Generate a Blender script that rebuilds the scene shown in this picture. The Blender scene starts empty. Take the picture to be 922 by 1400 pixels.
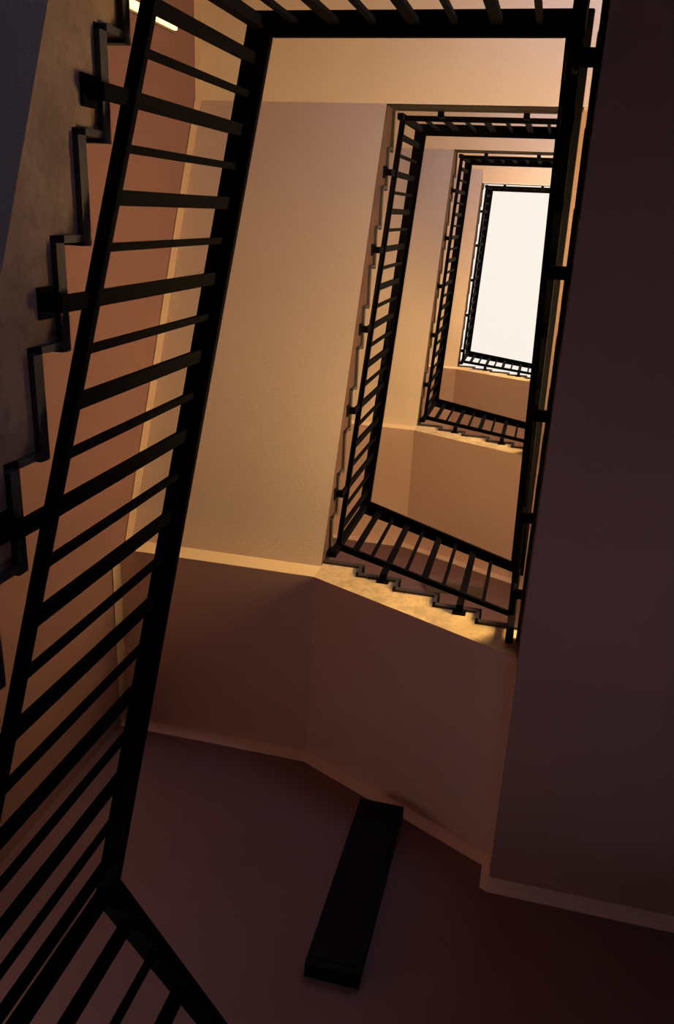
import bpy, bmesh, math, random
from mathutils import Vector, Matrix
random.seed(7)
S = bpy.context.scene
COL = S.collection
K = 1.5            # plan units -> metres
G = 1.262          # height of the camera above the ground floor, plan units
# plan: x to the picture's right, y towards the picture's bottom, z up, camera at the origin
def P(x, y, z): return Vector((x*K, y*K, (z+G)*K))

# ------------------------------------------------------------------ camera
R = [[0.9691878692757401, -0.043372412690683045, 0.24247413855118657],
     [0.12236878473917157, 0.9390934129442889, -0.32113773102222903],
     [-0.2137773481223145, 0.34091405893866605, 0.9154653733745228]]
cam_data = bpy.data.cameras.new('camera')
cam = bpy.data.objects.new('camera', cam_data); COL.objects.link(cam); S.camera = cam
cam_data.sensor_fit = 'VERTICAL'; cam_data.sensor_height = 36.0; cam_data.sensor_width = 36.0*922/1400
cam_data.lens = 36.0*1138.97/1400
cam_data.clip_start = 0.02; cam_data.clip_end = 200
cam.matrix_world = Matrix.Translation(P(0, 0, 0)) @ Matrix((
    (R[0][0], -R[1][0], -R[2][0]), (R[0][1], -R[1][1], -R[2][1]), (R[0][2], -R[1][2], -R[2][2]))).to_4x4()

# ------------------------------------------------------------------ light and exposure
SKY_STRENGTH = 0.98
SKY_COL = (0.945, 0.877, 0.775)
LAMP_POWER = 2.2
FRONT_COL = (0.66, 0.76, 1.35)          # frosted window panes over the level landings
FRONT_E = [1.5, 5.4, 8.0, 11.0, 14.0]
BACK_COL = (0.75, 0.62, 1.00)          # unseen fill pane added low on the back wall
BACK_E = 3.0
LEFT_COL = (1.0, 0.74, 0.72)           # unseen fill pane added low on the left wall
LEFT_E = 2.2
RIGHT_COL = (1.0, 0.68, 0.29)          # frosted window panes over the right hand flights
RIGHT_E = [0, 0, 46.0, 38.0, 58.0]
EXPOSURE = 0.03
w = bpy.data.worlds.new('world'); S.world = w; w.use_nodes = True
w.node_tree.nodes['Background'].inputs[0].default_value = (0.75, 0.82, 1.0, 1)
w.node_tree.nodes['Background'].inputs[1].default_value = 1.0
S.view_settings.view_transform = 'Standard'; S.view_settings.look = 'None'
S.view_settings.gamma = 1.0; S.view_settings.use_curve_mapping = False
S.view_settings.exposure = EXPOSURE
S.cycles.max_bounces = 12; S.cycles.diffuse_bounces = 8; S.cycles.sample_clamp_indirect = 6

# ------------------------------------------------------------------ materials
def mat(name, col, rough=0.8, metal=0.0, spec=0.3, mottles=(), bump=0.0, bscale=60.0, emit=None, estr=0.0):
    m = bpy.data.materials.new(name); m.use_nodes = True
    nt = m.node_tree; b = nt.nodes['Principled BSDF']
    b.inputs['Roughness'].default_value = rough; b.inputs['Metallic'].default_value = metal
    b.inputs['Specular IOR Level'].default_value = spec
    tc = nt.nodes.new('ShaderNodeTexCoord')
    last = nt.nodes.new('ShaderNodeRGB'); last.outputs[0].default_value = (*col, 1); out = last.outputs[0]
    for (scale, lo, hi, c2, fac, detail) in mottles:
        n = nt.nodes.new('ShaderNodeTexNoise'); n.inputs['Scale'].default_value = scale; n.inputs['Detail'].default_value = detail
        n.inputs['Roughness'].default_value = 0.65
        nt.links.new(tc.outputs['Object'], n.inputs['Vector'])
        mr = nt.nodes.new('ShaderNodeMapRange'); mr.inputs[1].default_value = lo; mr.inputs[2].default_value = hi
        mr.inputs[4].default_value = fac
        nt.links.new(n.outputs['Fac'], mr.inputs[0])
        mx = nt.nodes.new('ShaderNodeMix'); mx.data_type = 'RGBA'; mx.inputs[7].default_value = (*c2, 1)
        nt.links.new(mr.outputs[0], mx.inputs[0]); nt.links.new(out, mx.inputs[6]); out = mx.outputs[2]
    nt.links.new(out, b.inputs['Base Color'])
    if bump:
        n = nt.nodes.new('ShaderNodeTexNoise'); n.inputs['Scale'].default_value = bscale; n.inputs['Detail'].default_value = 4
        nt.links.new(tc.outputs['Object'], n.inputs['Vector'])
        bp = nt.nodes.new('ShaderNodeBump'); bp.inputs['Strength'].default_value = bump; bp.inputs['Distance'].default_value = 0.01
        nt.links.new(n.outputs['Fac'], bp.inputs['Height']); nt.links.new(bp.outputs[0], b.inputs['Normal'])
    if emit:
        b.inputs['Emission Color'].default_value = (*emit, 1); b.inputs['Emission Strength'].default_value = estr
    return m
M = {}
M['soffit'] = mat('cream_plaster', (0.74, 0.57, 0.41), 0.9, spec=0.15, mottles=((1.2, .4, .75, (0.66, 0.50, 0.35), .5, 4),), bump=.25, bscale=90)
M['soffit_shaded'] = mat('cream_plaster_shaded', (0.45, 0.285, 0.23), 0.9, spec=0.1, mottles=((1.2, .4, .75, (0.39, 0.245, 0.20), .5, 4),), bump=.25, bscale=90)  # same cream soffit, darkened: shade put into the colour
M['soffit_bounce'] = mat('cream_plaster_bounce_tint', (0.72, 0.48, 0.38), 0.9, spec=0.15, mottles=((1.2, .4, .75, (0.64, 0.42, 0.33), .5, 4),), bump=.25, bscale=90)  # cream soffit with the walls' reddish bounce light put into its colour
M['face'] = mat('bright_cream_paint', (0.90, 0.66, 0.33), 0.85, spec=0.2)
M['stringer'] = mat('stained_cream_plaster', (0.74, 0.53, 0.25), 0.85, spec=0.2,
                    mottles=((5.0, .48, .72, (0.26, 0.16, 0.09), .75, 8), (22.0, .52, .8, (0.2, 0.13, 0.09), .6, 6)), bump=.4, bscale=40)
M['stringer_deep_shade'] = mat('stained_plaster_deep_shade', (0.075, 0.036, 0.026), 0.85, spec=0.2,
                    mottles=((4.0, .42, .70, (0.04, 0.02, 0.016), .8, 8),), bump=.4, bscale=40)  # same cream stringers, heavy shade put into the base colour
M['stringer_shaded'] = mat('stained_plaster_shaded', (0.40, 0.26, 0.18), 0.85, spec=0.2,
                    mottles=((3.0, .42, .70, (0.16, 0.095, 0.07), .8, 8), (18.0, .5, .8, (0.12, 0.08, 0.06), .6, 6)), bump=.4, bscale=40)  # stained cream, base colour darkened to carry the shade
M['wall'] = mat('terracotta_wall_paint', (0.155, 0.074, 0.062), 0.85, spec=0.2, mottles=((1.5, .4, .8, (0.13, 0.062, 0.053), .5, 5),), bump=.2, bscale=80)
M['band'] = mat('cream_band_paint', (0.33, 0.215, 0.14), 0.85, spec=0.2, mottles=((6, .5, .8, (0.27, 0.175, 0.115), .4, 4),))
M['wall_lit'] = mat('terracotta_paint_lit', (0.225, 0.120, 0.100), 0.85, spec=0.2, mottles=((1.5, .4, .8, (0.19, 0.10, 0.085), .5, 5),), bump=.2, bscale=80)  # terracotta of the other walls, brightened in place of missing light
M['band_lit'] = mat('cream_band_paint_lit', (0.88, 0.66, 0.50), 0.85, spec=0.2)  # same wall band, lightened to make up for shade under the soffit
M['stone'] = mat('dark_stone', (0.045, 0.035, 0.035), 0.6, mottles=((14, .45, .8, (0.085, 0.06, 0.05), .6, 6),))
M['floor'] = mat('terrazzo', (0.36, 0.30, 0.28), 0.6, mottles=((60, .45, .7, (0.24, 0.20, 0.18), .7, 2),))
M['iron'] = mat('black_painted_iron', (0.004, 0.0032, 0.004), 0.7, spec=0.02, bump=.15, bscale=120)
M['cabinet'] = mat('black_enamel', (0.005, 0.005, 0.009), 0.6, spec=0.1)
M['ceiling'] = mat('white_ceiling_paint', (0.8, 0.76, 0.7), 0.9)
M['lamp_grey'] = mat('grey_lamp_housing', (0.12, 0.085, 0.07), 0.5)
M['diffuser'] = mat('dusty_lamp_diffuser', (0.20, 0.11, 0.085), 0.4, mottles=((30, .4, .7, (0.13, 0.08, 0.06), .6, 3),))
M['skylight'] = mat('frosted_skylight_glass', (0.02, 0.02, 0.02), 0.5, emit=SKY_COL, estr=SKY_STRENGTH)
M['tube'] = mat('lit_lamp_tube', (0.9, 0.8, 0.6), 0.5, emit=(1.0, 0.62, 0.25), estr=LAMP_POWER)
M['fascia'] = mat('brown_landing_edge', (0.032, 0.020, 0.017), 0.8, spec=0.2, mottles=((8, .4, .8, (0.02, 0.014, 0.012), .6, 5),))
M['frame'] = mat('dark_window_frame', (0.08, 0.06, 0.05), 0.5)

# ------------------------------------------------------------------ helpers
def link(name, bm, m, parent=None, origin=None, bevel=0.0, smooth=False):
    me = bpy.data.meshes.new(name)
    if origin is None:
        if parent is not None: origin = parent['_o']
        else:
            lo = [min(v.co[i] for v in bm.verts) for i in range(3)]; hi = [max(v.co[i] for v in bm.verts) for i in range(3)]
            origin = Vector(((lo[0]+hi[0])/2, (lo[1]+hi[1])/2, lo[2]))
    origin = Vector(origin)
    bmesh.ops.translate(bm, vec=-origin, verts=bm.verts)
    bmesh.ops.recalc_face_normals(bm, faces=bm.faces)
    bm.to_mesh(me); bm.free(); me.materials.append(M[m] if isinstance(m, str) else m)
    o = bpy.data.objects.new(name, me); COL.objects.link(o)
    if parent is not None:
        o.parent = parent
        if list(parent['_o']) != list(origin): o.location = origin - Vector(parent['_o'])
    else: o.location = origin
    if bevel:
        b = o.modifiers.new('bevel', 'BEVEL'); b.width = bevel; b.segments = 2; b.limit_method = 'ANGLE'
    o['_o'] = list(origin)
    return o
def thing(name, at, label, cat, group=None):
    o = bpy.data.objects.new(name, None); COL.objects.link(o); o.location = at; o.empty_display_size = 0.1
    o['_o'] = list(at); o['label'] = label; o['category'] = cat
    if group: o['group'] = group
    return o
def tag(o, label, cat, group=None):
    o['label'] = label; o['category'] = cat
    if group: o['group'] = group
    return o
def hexa(bm, pts):
    "eight points: bottom ring a b c d, top ring a b c d"
    v = [bm.verts.new(p) for p in pts]
    for f in ((0,1,2,3), (7,6,5,4), (0,4,5,1), (1,5,6,2), (2,6,7,3), (3,7,4,0)): bm.faces.new([v[i] for i in f])
def box(bm, x0, x1, y0, y1, z0, z1):
    hexa(bm, [P(*q) for q in ((x0,y0,z0), (x1,y0,z0), (x1,y1,z0), (x0,y1,z0), (x0,y0,z1), (x1,y0,z1), (x1,y1,z1), (x0,y1,z1))])
def prism(bm, prof, mk, t0, t1):
    "prof: list of (a, z); mk(a, t, z) -> plan coordinates; extruded from t0 to t1; may be concave"
    A = [bm.verts.new(P(*mk(a, t0, z))) for a, z in prof]; B = [bm.verts.new(P(*mk(a, t1, z))) for a, z in prof]
    n = len(prof)
    f1 = bm.faces.new(A); f2 = bm.faces.new(list(reversed(B)))
    for i in range(n): bm.faces.new([A[i], B[i], B[(i+1) % n], A[(i+1) % n]])
    bmesh.ops.triangulate(bm, faces=[f1, f2])
def struct(name, bm, m, parent=None):
    o = link(name, bm, m, parent, bevel=0)
    if parent is None: o['kind'] = 'structure'
    return o
def NB(): return bmesh.new()

# ------------------------------------------------------------------ plan numbers
XL, XR, YT, YB = -0.940, 0.060, -0.532, 1.690       # edges of the well
XRT = 0.045                                          # its right edge runs slightly askew: here at the top landing
XW, XE, YN, YW = -1.984, 1.090, -1.600, 2.706        # walls
H = 3.10
T1 = 1.637
J = 0.134                                            # step where a flight starts under its landing
OV = 0.013                                           # side overhang of the treads
def tl(n): return T1 + H*(n-1)                       # soffit heights
def bl(n): return tl(n) - 1.140
def br(n): return tl(n) - 1.765
def s_tl(n): return tl(n) + 0.201                    # walking surfaces
def s_bl(n): return tl(n) - 0.939
def s_br(n): return tl(n) - 1.457
NT = 4                                               # turns of the stair
ZTOP = tl(NT) + 2.6
ZBOT = -G
SIDE = ['lowest', 'second', 'third', 'topmost']

# ------------------------------------------------------------------ the shell
Th = 0.14
bm = NB(); box(bm, XW-Th, XE+Th, YN-Th, YW+Th, ZBOT-0.1, ZBOT); struct('floor', bm, 'floor')
bm = NB(); q0, q1, q2, q3 = 1.90, 2.55, 1.00, 1.80
box(bm, XW-Th, XW, YN, q0, ZBOT, ZTOP); box(bm, XW-Th, XW, q1, YW, ZBOT, ZTOP)
box(bm, XW-Th, XW, q0, q1, ZBOT, q2); box(bm, XW-Th, XW, q0, q1, q3, ZTOP)
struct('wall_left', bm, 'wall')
M['lfill'] = mat('rosy_fill_glow', (0.2, 0.2, 0.2), 0.4, emit=LEFT_COL, estr=LEFT_E)
bm = NB(); t = 0.03
box(bm, XW-.07, XW-.01, q0, q0+t, q2, q3); box(bm, XW-.07, XW-.01, q1-t, q1, q2, q3)
box(bm, XW-.07, XW-.01, q0+t, q1-t, q2, q2+t); box(bm, XW-.07, XW-.01, q0+t, q1-t, q3-t, q3)
f = struct('window_10', bm, 'frame')  # added unseen glow that brightens the short flight's soffit
bm = NB(); box(bm, XW-.05, XW-.04, q0+t, q1-t, q2+t, q3-t); link('pane', bm, 'lfill', f)
# back wall: opening for an added glowing pane, unseen, lifting the dark right soffit
bm = NB(); q0, q1, q2, q3 = 0.30, 0.95, 0.75, 1.55
box(bm, XW-Th, q0, YW, YW+Th, ZBOT, ZTOP); box(bm, q1, XE+Th, YW, YW+Th, ZBOT, ZTOP)
box(bm, q0, q1, YW, YW+Th, ZBOT, q2); box(bm, q0, q1, YW, YW+Th, q3, ZTOP)
struct('wall_back', bm, 'wall_lit')
M['bfill'] = mat('blue_fill_glow', (0.2, 0.2, 0.2), 0.4, emit=BACK_COL, estr=BACK_E)
bm = NB(); t = 0.03
box(bm, q0, q0+t, YW+.01, YW+.07, q2, q3); box(bm, q1-t, q1, YW+.01, YW+.07, q2, q3)
box(bm, q0+t, q1-t, YW+.01, YW+.07, q2, q2+t); box(bm, q0+t, q1-t, YW+.01, YW+.07, q3-t, q3)
f = struct('window_8', bm, 'frame')
bm = NB(); box(bm, q0+t, q1-t, YW+.04, YW+.05, q2+t, q3-t); link('pane', bm, 'bfill', f)
# front wall: one window per landing
WX0, WX1 = -0.20, 0.80
def win_z(n): return s_tl(n) + 1.75, s_tl(n) + 2.65
bm = NB()
box(bm, XW-Th, WX0, YN-Th, YN, ZBOT, ZTOP); box(bm, WX1, XE+Th, YN-Th, YN, ZBOT, ZTOP)
zz = ZBOT
for n in range(0, NT+1):
    a, b = win_z(n)
    box(bm, WX0, WX1, YN-Th, YN, zz, a); zz = b
box(bm, WX0, WX1, YN-Th, YN, zz, ZTOP)
struct('wall_front', bm, 'wall')
for n in range(0, NT+1):
    a, b = win_z(n)
    M['pane%d' % n] = mat('daylit_frosted_pane_%d' % n, (0.7, 0.7, 0.7), 0.4, emit=FRONT_COL, estr=FRONT_E[n])
    bm = NB(); t = 0.03; yy = YN-0.07
    box(bm, WX0, WX0+t, yy, YN-0.01, a, b); box(bm, WX1-t, WX1, yy, YN-0.01, a, b)
    box(bm, WX0+t, WX1-t, yy, YN-0.01, a, a+t); box(bm, WX0+t, WX1-t, yy, YN-0.01, b-t, b)
    xm = (WX0+WX1)/2; box(bm, xm-t/2, xm+t/2, yy, YN-0.01, a+t, b-t)
    f = struct('window_%d' % (n if n else 9), bm, 'frame')
    for x0, x1 in ((WX0+t, xm-t/2), (xm+t/2, WX1-t)):
        bm = NB(); box(bm, x0, x1, YN-0.05, YN-0.04, a+t, b-t); link('pane', bm, 'pane%d' % n, f)

# right wall: one window above each long right hand flight
RY0, RY1 = 0.30, 1.30
def rwin_z(n): return s_tl(n-1)+1.30, s_tl(n-1)+2.35
bm = NB()
box(bm, XE, XE+Th, YN, RY0, ZBOT, ZTOP); box(bm, XE, XE+Th, RY1, YW, ZBOT, ZTOP)
zz = ZBOT
for n in range(2, NT+1):
    a, b = rwin_z(n)
    box(bm, XE, XE+Th, RY0, RY1, zz, a); zz = b
box(bm, XE, XE+Th, RY0, RY1, zz, ZTOP)
struct('wall_right', bm, 'wall')
for n in range(2, NT+1):
    a, b = rwin_z(n)
    M['rpane%d' % n] = mat('daylit_side_pane_%d' % n, (0.7, 0.7, 0.7), 0.4, emit=RIGHT_COL, estr=RIGHT_E[n])
    bm = NB(); t = 0.03; x0, x1 = XE+0.01, XE+0.07
    box(bm, x0, x1, RY0, RY0+t, a, b); box(bm, x0, x1, RY1-t, RY1, a, b)
    box(bm, x0, x1, RY0+t, RY1-t, a, a+t); box(bm, x0, x1, RY0+t, RY1-t, b-t, b)
    ym = (RY0+RY1)/2; box(bm, x0, x1, ym-t/2, ym+t/2, a+t, b-t)
    f = struct('window_%d' % (n+3), bm, 'frame')
    for q0, q1 in ((RY0+t, ym-t/2), (ym+t/2, RY1-t)):
        bm = NB(); box(bm, XE+0.04, XE+0.05, q0, q1, a+t, b-t); link('pane', bm, 'rpane%d' % n, f)

# ceiling with the big laylight
LX0, LX1, LY0, LY1 = -1.75, 0.85, -1.35, 2.45
bm = NB()
box(bm, XW-Th, LX0, YN-Th, YW+Th, ZTOP, ZTOP+0.1); box(bm, LX1, XE+Th, YN-Th, YW+Th, ZTOP, ZTOP+0.1)
box(bm, LX0, LX1, YN-Th, LY0, ZTOP, ZTOP+0.1); box(bm, LX0, LX1, LY1, YW+Th, ZTOP, ZTOP+0.1)
struct('ceiling', bm, 'ceiling')
bm = NB(); t = 0.04
box(bm, LX0, LX0+t, LY0, LY1, ZTOP, ZTOP+0.1); box(bm, LX1-t, LX1, LY0, LY1, ZTOP, ZTOP+0.1)
box(bm, LX0+t, LX1-t, LY0, LY0+t, ZTOP, ZTOP+0.1); box(bm, LX0+t, LX1-t, LY1-t, LY1, ZTOP, ZTOP+0.1)
sk = thing('skylight', P((LX0+LX1)/2, (LY0+LY1)/2, ZTOP), 'glowing cream white frosted skylight closing the top of the stairwell', 'skylight')
link('frame', bm, 'ceiling', sk)
bm = NB(); box(bm, LX0+t, LX1-t, LY0+t, LY1-t, ZTOP+0.04, ZTOP+0.07); link('pane', bm, 'skylight', sk)

# ------------------------------------------------------------------ stairs
W_FL = 0.0
def steps(root, mk, a0, za, pitch, count, rise, t_in, t_well):
    """count risers going down along +a from the landing surface za; the first riser stands at a0.
    t_in = wall side, t_well = edge of the well (treads overhang it by OV)"""
    sgn = 1 if pitch > 0 else -1
    tw = t_well + (OV if t_well > t_in else -OV)
    th, rt, nose = 0.030, 0.014, 0.008
    for i in range(count):
        z0 = za - rise*i
        a = a0 + pitch*i
        bm = NB()          # riser board under the nosing above it
        prism(bm, [(a-sgn*rt, z0-th), (a, z0-th), (a, z0-rise), (a-sgn*rt, z0-rise)], mk, t_in, tw)
        link('riser', bm, 'stone', root)
        bm = NB()          # tread above this riser
        prism(bm, [(a-pitch+ (sgn*0.0 if i else 0), z0-th), (a+sgn*nose, z0-th), (a+sgn*nose, z0), (a-pitch, z0)], mk, t_in, tw)
        link('tread', bm, 'stone', root)
def body(root, mk, a_top, zs_top, a_bot, zs_bot, a0, za, pitch, count, rise, t_in, t_well, sm='stringer_shaded', um='soffit'):
    "sawtooth body from the upper landing (a_top) to the lower one (a_bot) with a flat sloping soffit"
    sgn = 1 if pitch > 0 else -1
    th, rt = 0.030, 0.014
    prof = [(a_top, zs_top), (a_top, za-th)]
    for i in range(count):
        a = a0 + pitch*i - sgn*rt
        z = za - rise*i
        if i == count-1 and abs(a - a_top) > abs(a_bot - a_top): a = a_bot
        prof += [(a, z-th), (a, z-rise-(th if i < count-1 else 0))]
    if abs(prof[-1][0]-a_bot) > 1e-4: prof += [(a_bot, prof[-1][1])]
    prof += [(a_bot, zs_bot)]
    U = prof[1:-1]
    def low(a): return zs_top + (zs_bot-zs_top)*(a-a_top)/(a_bot-a_top)
    bm = NB()
    for (a1, z1), (a2, z2) in zip(U, U[1:]):
        c = lambda a, t, z: bm.verts.new(P(*mk(a, t, z)))
        if abs(a1-a2) < 1e-5:                # riser
            if abs(z1-z2) > 1e-5: bm.faces.new([c(a1, t_in, z1), c(a1, t_well, z1), c(a1, t_well, z2), c(a1, t_in, z2)])
            continue
        bm.faces.new([c(a1, t_in, z1), c(a1, t_well, z1), c(a2, t_well, z2), c(a2, t_in, z2)])
        bm.faces.new([c(a1, t_in, low(a1)), c(a1, t_well, low(a1)), c(a2, t_well, low(a2)), c(a2, t_in, low(a2))])
        for t_ in (t_in, t_well): bm.faces.new([c(a1, t_, z1), c(a2, t_, z2), c(a2, t_, low(a2)), c(a1, t_, low(a1))])
    for (a1, z1) in (U[0], U[-1]):
        bm.faces.new([bm.verts.new(P(*mk(a1, t_, z_))) for t_, z_ in ((t_in, z1), (t_well, z1), (t_well, low(a1)), (t_in, low(a1)))])
    bmesh.ops.remove_doubles(bm, verts=bm.verts, dist=1e-4)
    o = link('stringer_face', bm, um, root)
    o.name = 'flight_slab'
    me = o.data; me.materials.append(M[sm])
    side = 0 if abs(mk(0, 1, 0)[0]) > 0.5 else 1       # which world axis the width runs along
    for f in me.polygons:
        if abs(f.normal[side]) > 0.8: f.material_index = 1

    return o
def mk_y(a, t, z): return (t, a, z)      # flight runs along y
def edge_r(y): return XRT + (XR-XRT)*(y-YT)/(YB-YT)
def mk_r(a, t, z): return (t if t > 0.5 else edge_r(a)+(t-XR), a, z)
def mk_x(a, t, z): return (a, t, z)      # flight runs along x
def strip(root, a_top, zs_top, a_bot, zs_bot, mk, t0, t1):
    bm = NB(); h = 0.06
    prism(bm, [(a_top, zs_top), (a_top, zs_top+h), (a_bot, zs_bot+h), (a_bot, zs_bot)], mk, t0, t1)
    link('edge_moulding', bm, 'stringer', root)

XW, XE, YN, YW = XW+0.004, XE-0.004, YN+0.004, YW-0.004      # the stair keeps a hair's breadth off the walls
ORD = ['lowest', 'second lowest', 'third', 'topmost']
for n in range(1, NT+1):
    # --- left flight, long, rises from the far-bottom corner to the top landing
    r = thing('stair_flight', P((XW+XL)/2, YB, s_bl(n)), [
        'nearest long flight at the left edge, mottled stepped side seen past the big railing',
        'long flight with the broad orange tan soffit filling the middle of the photo',
        'long left flight one floor above the broad orange soffit, with narrow cream soffit',
        'highest long left flight, pale narrow soffit right beside the skylight'][n-1], 'stairs', 'long left stair flights')
    rise = (s_tl(n)-s_bl(n))/11
    pit = (YB-(YT+0.215))/10
    body(r, mk_y, YT, tl(n), YB, bl(n)+J, YT+0.215, s_tl(n), pit, 11, rise, XW, XL, 'stringer_shaded' if n == 1 else 'stringer_deep_shade')
    steps(r, mk_y, YT+0.215, s_tl(n), pit, 11, rise, XW, XL)
    # --- back flight, short, rises from right to left
    r = thing('stair_flight', P(XR, (YB+YW)/2, s_br(n)), [
        'short flight below the camera end of the nearest railing, hidden in the dark',
        'short flight with lit yellow stepped side below the middle of the photo',
        'short flight one floor higher, small lit stepped edge above the brown soffit',
        'small short flight bordering the lower end of the white skylight'][n-1], 'stairs', 'short back stair flights')
    rise = (s_bl(n)-s_br(n))/5
    pit = 0.2045
    body(r, mk_x, XL, bl(n), XR, br(n)+J, XL+0.203, s_bl(n), pit, 5, rise, YW, YB, 'stringer', 'soffit_bounce')
    steps(r, mk_x, XL+0.203, s_bl(n), pit, 5, rise, YW, YB)
    # --- right flight, long, rises from the top landing of the turn below to the far right corner
    r = thing('stair_flight', P((XE+XR)/2, YT, s_tl(n)-H), [
        'right hand flight just under the camera, out of the light',
        'right hand flight whose wide dark soffit fills the right side of the photo',
        'right hand flight one floor above the wide dark soffit, edge-on behind long black rail',
        'highest right hand flight, a thin edge beside the long black rail'][n-1], 'stairs', 'long right stair flights')
    zt = tl(n)-H
    rise = (s_br(n)-s_tl(n)+H)/13
    pit = -(YB-YT-0.17)/12
    body(r, mk_r, YB, br(n), YT, (zt+J) if n > 1 else ZBOT, YB-0.17, s_br(n), pit, 13, rise, XE, XR, 'stringer_deep_shade', 'soffit_shaded')
    steps(r, mk_r, YB-0.17, s_br(n), pit, 13, rise, XE, XR)
    # --- landings
    F = ['first', 'second', 'third', 'fourth'][n-1]
    yT = YT if n < NT else YT+0.145
    for nm, x0, x1, y0, y1, zb, zs, lab in (
        ('top', XW, XE, YN, yT, tl(n), s_tl(n), ['nearest level landing along the top of the photo, behind the cut off railing',
              'second level landing with the grey lilac soffit and brown edge at upper middle',
              'third level landing, cream soffit and thin brown edge beneath the white opening',
              'highest level landing with the bright white edge right beside the skylight'][n-1]),
        ('bl', XW, XL, YB, YW, bl(n), s_bl(n), ['lowest corner landing in the dark lower left corner',
              'corner landing with brown soffit left of the yellow stepped short flight',
              'corner landing above, at the lower left of the smaller railing',
              'highest corner landing at the lower left of the skylight'][n-1]),
        ('br', XR, XE, YB, YW, br(n), s_br(n), ['right corner landing below the camera view',
              'right corner landing with the darkest soffit at the lower right of the photo',
              'right corner landing of the third turn, behind the long black rail',
              'highest right corner landing, hidden by the long black rail'][n-1])):
        r = thing('stair_landing', P((x0+x1)/2, (y0+y1)/2, zb), lab, 'landing', 'stair landings')
        bm = NB(); box(bm, x0, x1, y0, min(y1, YT) if nm == 'top' else y1, zb, zs-0.03)
        if nm == 'top' and y1 > YT: box(bm, XL, XR, YT, y1, zb, zs-0.03)
        o = link('slab', bm, {'top': 'soffit', 'bl': 'soffit_bounce', 'br': 'soffit_shaded'}[nm], r)
        o.data.materials.append(M['face'])
        for f in o.data.polygons:
            if nm == 'bl' and f.normal.y < -0.9 or nm == 'br' and f.normal.x < -0.9: f.material_index = 1
        if nm == 'top':
            # brown painted fascia towards the well; topmost one white, skylight put into its colour
            bm = NB(); box(bm, XL, XR, yT, yT+0.006, zb, zs-0.03); link('fascia', bm, 'fascia' if n < NT else 'ceiling', r) if 'fascia' in M else bm.free()
            bm = NB(); box(bm, x0, x1, y0, YT, zs-0.03, zs); box(bm, XL-OV, XR+OV, YT, yT+OV, zs-0.03, zs)
            link('paving', bm, 'stone', r)
            bm = NB(); box(bm, XW, XE, YN, YT-0.15, zs, zs+0.004); link('terrazzo_inlay', bm, 'floor', r)
        elif nm == 'bl':
            bm = NB(); box(bm, x0, x1, y0, y1, zs-0.03, zs); link('paving', bm, 'floor', r)
        else:
            bm = NB(); box(bm, x0, x1, y0, y1, zs-0.03, zs); link('paving', bm, 'floor', r)

XW, XE, YN, YW = XW-0.004, XE+0.004, YN-0.004, YW+0.004
# ------------------------------------------------------------------ cream bands painted round the walls under the soffits
BW, BT = 0.085, 0.006
def band(name, segs, axis, wall, s):
    "segs: polyline of (a, z) lying on the wall; the band hangs below it"
    bm = NB()
    for (a0, z0), (a1, z1), drop in segs:
        if axis == 'x':
            q = [(a0, z0), (a1, z1), (a1, z1-drop), (a0, z0-drop)]
            pts = [P(a, wall, z) for a, z in q] + [P(a, wall+s*BT, z) for a, z in q]
        else:
            q = [(a0, z0), (a1, z1), (a1, z1-drop), (a0, z0-drop)]
            pts = [P(wall, a, z) for a, z in q] + [P(wall+s*BT, a, z) for a, z in q]
        hexa(bm, pts)
    return struct(name, bm, 'band_lit' if axis == 'x' else 'band')
k = 1
for n in range(1, NT+1):
    band('trim_%d' % k, [((XW, bl(n)), (XL, bl(n)), BW), ((XL, bl(n)), (XR-0.035, br(n)+J+0.0175), BW),
                         ((XR-0.035, br(n)+J+0.0175), (XR, br(n)+J), J+BW), ((XR, br(n)), (XE, br(n)), BW)], 'x', YW, -1); k += 1
    band('trim_%d' % k, [((YN, tl(n)), (YT, tl(n)), BW), ((YT, tl(n)), (YB, bl(n)+J), BW),
                         ((YB, bl(n)), (YW, bl(n)), BW)], 'y', XW, 1); k += 1
    segs = [((YB, br(n)), (YW, br(n)), BW)]
    if n > 1: segs += [((YN, tl(n-1)), (YT, tl(n-1)), BW), ((YT, tl(n-1)+J), (YB, br(n)), BW)]
    band('trim_%d' % k, segs, 'y', XE, -1); k += 1

# ------------------------------------------------------------------ railings
CX0, CX1, CY0, CY1 = XL+0.036, 0.018, YT+0.036, YB-0.036
CXT = -0.005      # centre lines of the rails
def h_tl(n): return 2.606 + H*(n-1)      # underside of the handrail at the corners
def h_bl(n): return 1.482 + H*(n-1)
def h_br(n): return 0.846 + H*(n-1)
def b_tl(n): return 1.915 + H*(n-1)      # underside of the bottom rail
def b_bl(n): return 0.815 + H*(n-1)
def b_br(n): return 0.310 + H*(n-1)
HW, HH = 0.034, 0.024      # half width and height of the handrail
RW, RH = 0.014, 0.022
def rail(c0, z0, c1, z1, hw, hh, off=0.0):
    "bar between two corners of the well, mitred: inner edge towards the middle of the well"
    mx, my = (CX0+CX1)/2, (CY0+CY1)/2
    def q(c, s, z):
        dx = 1 if c[0] < mx else -1; dy = 1 if c[1] < my else -1
        return P(c[0]+dx*(s*hw+off), c[1]+dy*(s*hw+off), z)
    bm = NB()
    hexa(bm, [q(c0, 1, z0), q(c1, 1, z1), q(c1, -1, z1), q(c0, -1, z0), q(c0, 1, z0+hh), q(c1, 1, z1+hh), q(c1, -1, z1+hh), q(c0, -1, z0+hh)])
    return bm
def bar(x, y, z0, z1, hx, hy):
    bm = NB(); box(bm, x-hx, x+hx, y-hy, y+hy, z0, z1); return bm
THICK, THIN, DEP = 0.0160, 0.0085, 0.0065
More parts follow.
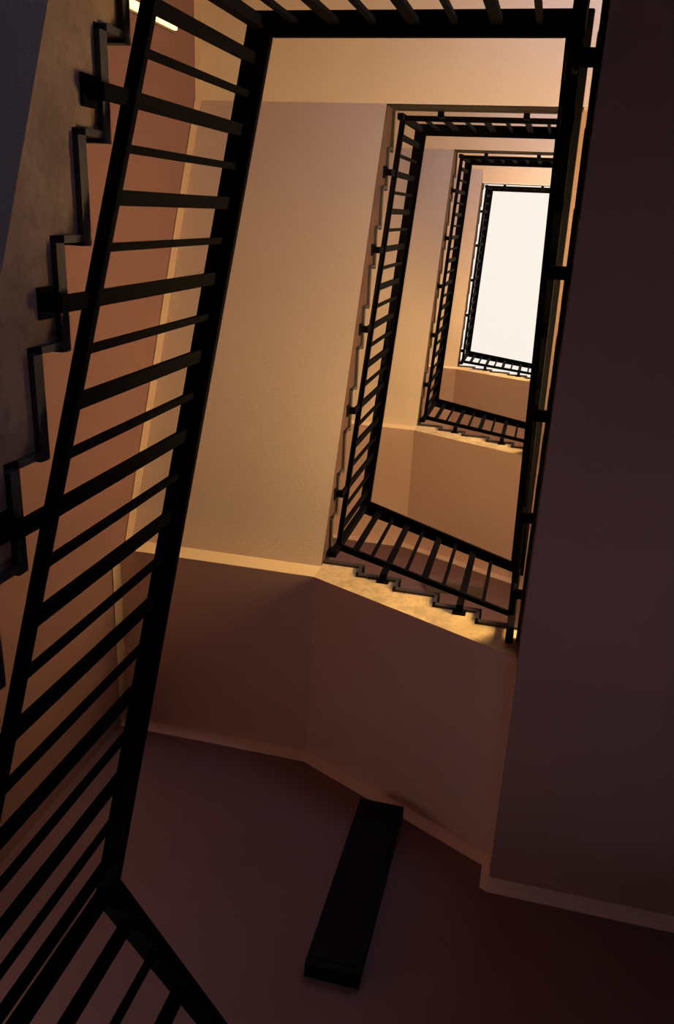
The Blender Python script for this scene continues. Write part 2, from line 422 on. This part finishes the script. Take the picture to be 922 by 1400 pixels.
def railing(c0, c1, hz, bz, ks, thick, brackets, pitch, label, group, start, fz, post0=None, post1=None):
    "bars at start + pitch*k along the run; bracket bars go on down and are fixed to the side of the stair"
    along_x = abs(c1[0]-c0[0]) > abs(c1[1]-c0[1])
    r = thing('stair_railing', P((c0[0]+c1[0])/2, (c0[1]+c1[1])/2, min(bz)), label, 'railing', group)
    link('handrail', rail(c0, hz[0], c1, hz[1], HW, HH), 'iron', r, bevel=0.006)
    link('bottom_rail', rail(c0, bz[0], c1, bz[1], RW, RH, 0.004), 'iron', r, bevel=0.003)
    L = (c1[0]-c0[0]) if along_x else (c1[1]-c0[1])
    sg = 1 if L > 0 else -1
    mx, my = (CX0+CX1)/2, (CY0+CY1)/2
    for k_ in ks:
        d = start + pitch*k_
        if d < 0.03 or d > abs(L)-0.03: continue
        f = d/abs(L)
        x = c0[0] + (sg*d if along_x else (c1[0]-c0[0])*f); y = c0[1] + (0 if along_x else sg*d)
        zt = hz[0] + (hz[1]-hz[0])*f; zb = bz[0] + (bz[1]-bz[0])*f + RH*0.5
        w_ = THICK if k_ in thick else THIN
        isb = k_ in brackets
        if isb: zb -= 0.115
        hx, hy = (w_, DEP) if along_x else (DEP, w_)
        link('baluster', bar(x, y, zb, zt+0.004, hx, hy), 'iron', r)
        if isb:
            bm = NB(); e = 0.014
            if along_x:
                wall = (YT if c0[1] < my else YB); y0, y1 = sorted((y, wall)); box(bm, x-0.016, x+0.016, y0, y1, zb, zb+0.03)
                s = 1 if wall < y else -1; ya, yb_ = sorted((wall, wall+s*0.006)); box(bm, x-0.03, x+0.03, ya, yb_, zb-0.02, zb+0.05)
            else:
                wall = (XL if c0[0] < mx else edge_r(y)); x0, x1 = sorted((x, wall)); box(bm, x0, x1, y-0.016, y+0.016, zb, zb+0.03)
                s = 1 if wall < x else -1; xa, xb_ = sorted((wall, wall+s*0.006)); box(bm, xa, xb_, y-0.03, y+0.03, zb-0.02, zb+0.05)
            link('bracket', bm, 'iron', r)
    for (c, zb, zt) in [q for q in (post0, post1) if q]:
        link('corner_post', bar(c[0], c[1], zb, zt+0.004, 0.0165, 0.0165), 'iron', r, bevel=0.002)
    return r
def yT_(n): return CY0 if n < NT else CY0+0.145
for n in range(1, NT+1):
    y0 = yT_(n)
    railing((CX0, y0), (CX0, CY1), (h_tl(n), h_bl(n)), (b_tl(n), b_bl(n)), range(1, 22), range(1, 22, 2), range(3, 22, 4), 0.0985,
        ['nearest and largest black railing, crossing the left half of the photo',
         'second long black railing between the orange soffit and the next turn',
         'third long railing, slim, left of the pale soffit strip',
         'smallest long railing, left border of the white skylight'][n-1], 'railings of the left flights', 0.0, None,
        post0=((CX0, y0), b_tl(n)-0.06, h_tl(n)), post1=((CX0, CY1), b_bl(n)-0.10, h_bl(n)))
    railing((CX0, CY1), (CX1, CY1), (h_bl(n), h_br(n)), (b_bl(n), b_br(n)), range(1, 9), (1, 3, 5, 7), (3, 7), 0.0985,
        ['black railing going down into the dark bottom left corner',
         'short sloping railing above the yellow stepped stair side',
         'short sloping railing one floor above, in front of brown wall',
         'short railing silhouetted against the lower end of the white skylight'][n-1], 'railings of the short flights', 0.0, None)
    y1 = CY0
    railing((CXT, y1), (CX1, CY1), (h_tl(n-1), h_br(n)), (b_tl(n-1), b_br(n)), range(-1, 18), range(0, 18, 2), range(0, 18, 4), 0.109,
        ['right hand railing passing just beside the camera',
         'long black rail seen edge-on running down the right of the photo',
         'third right hand railing, edge-on above the long black rail',
         'highest right hand railing, edge-on beside the skylight'][n-1], 'railings of the right flights', 0.186, None,
        post1=((CX1, CY1), b_br(n)-0.23, h_br(n)), post0=((CXT, y1), b_tl(n-1)-0.06, h_tl(n-1)) if n == 1 else None)
    railing((CX0, y0), (CXT, y0), (h_tl(n),)*2, (b_tl(n),)*2, range(1, 8), (2, 4, 6), (2, 6), 0.1134,
        ['level black railing cut off by the top edge of the photo',
         'level railing on the second landing at upper middle',
         'level railing on the third landing, small, above the skylight opening',
         'tiny level railing on the highest landing at the skylight top end'][n-1], 'railings of the level landings', 0.0, None,
        post1=((CXT, y0), b_tl(n)-0.06, h_tl(n)))

# ------------------------------------------------------------------ fixtures on the walls
r = thing('wall_cabinet', P(-0.46, YW, 2.20), 'tall black box hung on the brown wall below the slanting cream band', 'cabinet')
bm = NB(); box(bm, -0.575, -0.365, YW-0.07, YW, 2.27, 3.235); link('body', bm, 'cabinet', r, bevel=0.006)
bm = NB(); box(bm, -0.560, -0.380, YW-0.078, YW-0.07, 2.30, 3.205); link('door', bm, 'cabinet', r, bevel=0.004)

r = thing('wall_lamp', P(-0.41, YW, 5.79), 'unlit oblong lamp with dusty pink cover on the wall behind the second short railing', 'lamp')
bm = NB(); box(bm, -0.63, -0.20, YW-0.02, YW, 5.80, 5.96); link('back_plate', bm, 'lamp_grey', r)
bm = NB(); box(bm, -0.615, -0.215, YW-0.08, YW-0.02, 5.825, 5.945); link('diffuser', bm, 'diffuser', r, bevel=0.01)
bm = NB(); box(bm, -0.63, -0.20, YW-0.085, YW-0.02, 5.80, 5.825); link('lower_rim', bm, 'lamp_grey', r)

r = thing('tube_lamp', P(XW, -0.821, 3.86), 'small lit vertical tube lamp on the left wall, top left corner of the photo', 'lamp')
bm = NB(); box(bm, XW, XW+0.015, -0.846, -0.796, 3.86, 4.39); link('lamp_base', bm, 'lamp_grey', r)
bm = NB(); box(bm, XW+0.015, XW+0.035, -0.840, -0.802, 3.88, 4.375); link('tube', bm, 'tube', r, bevel=0.008)

for o in list(S.objects):
    if '_o' in o: del o['_o']
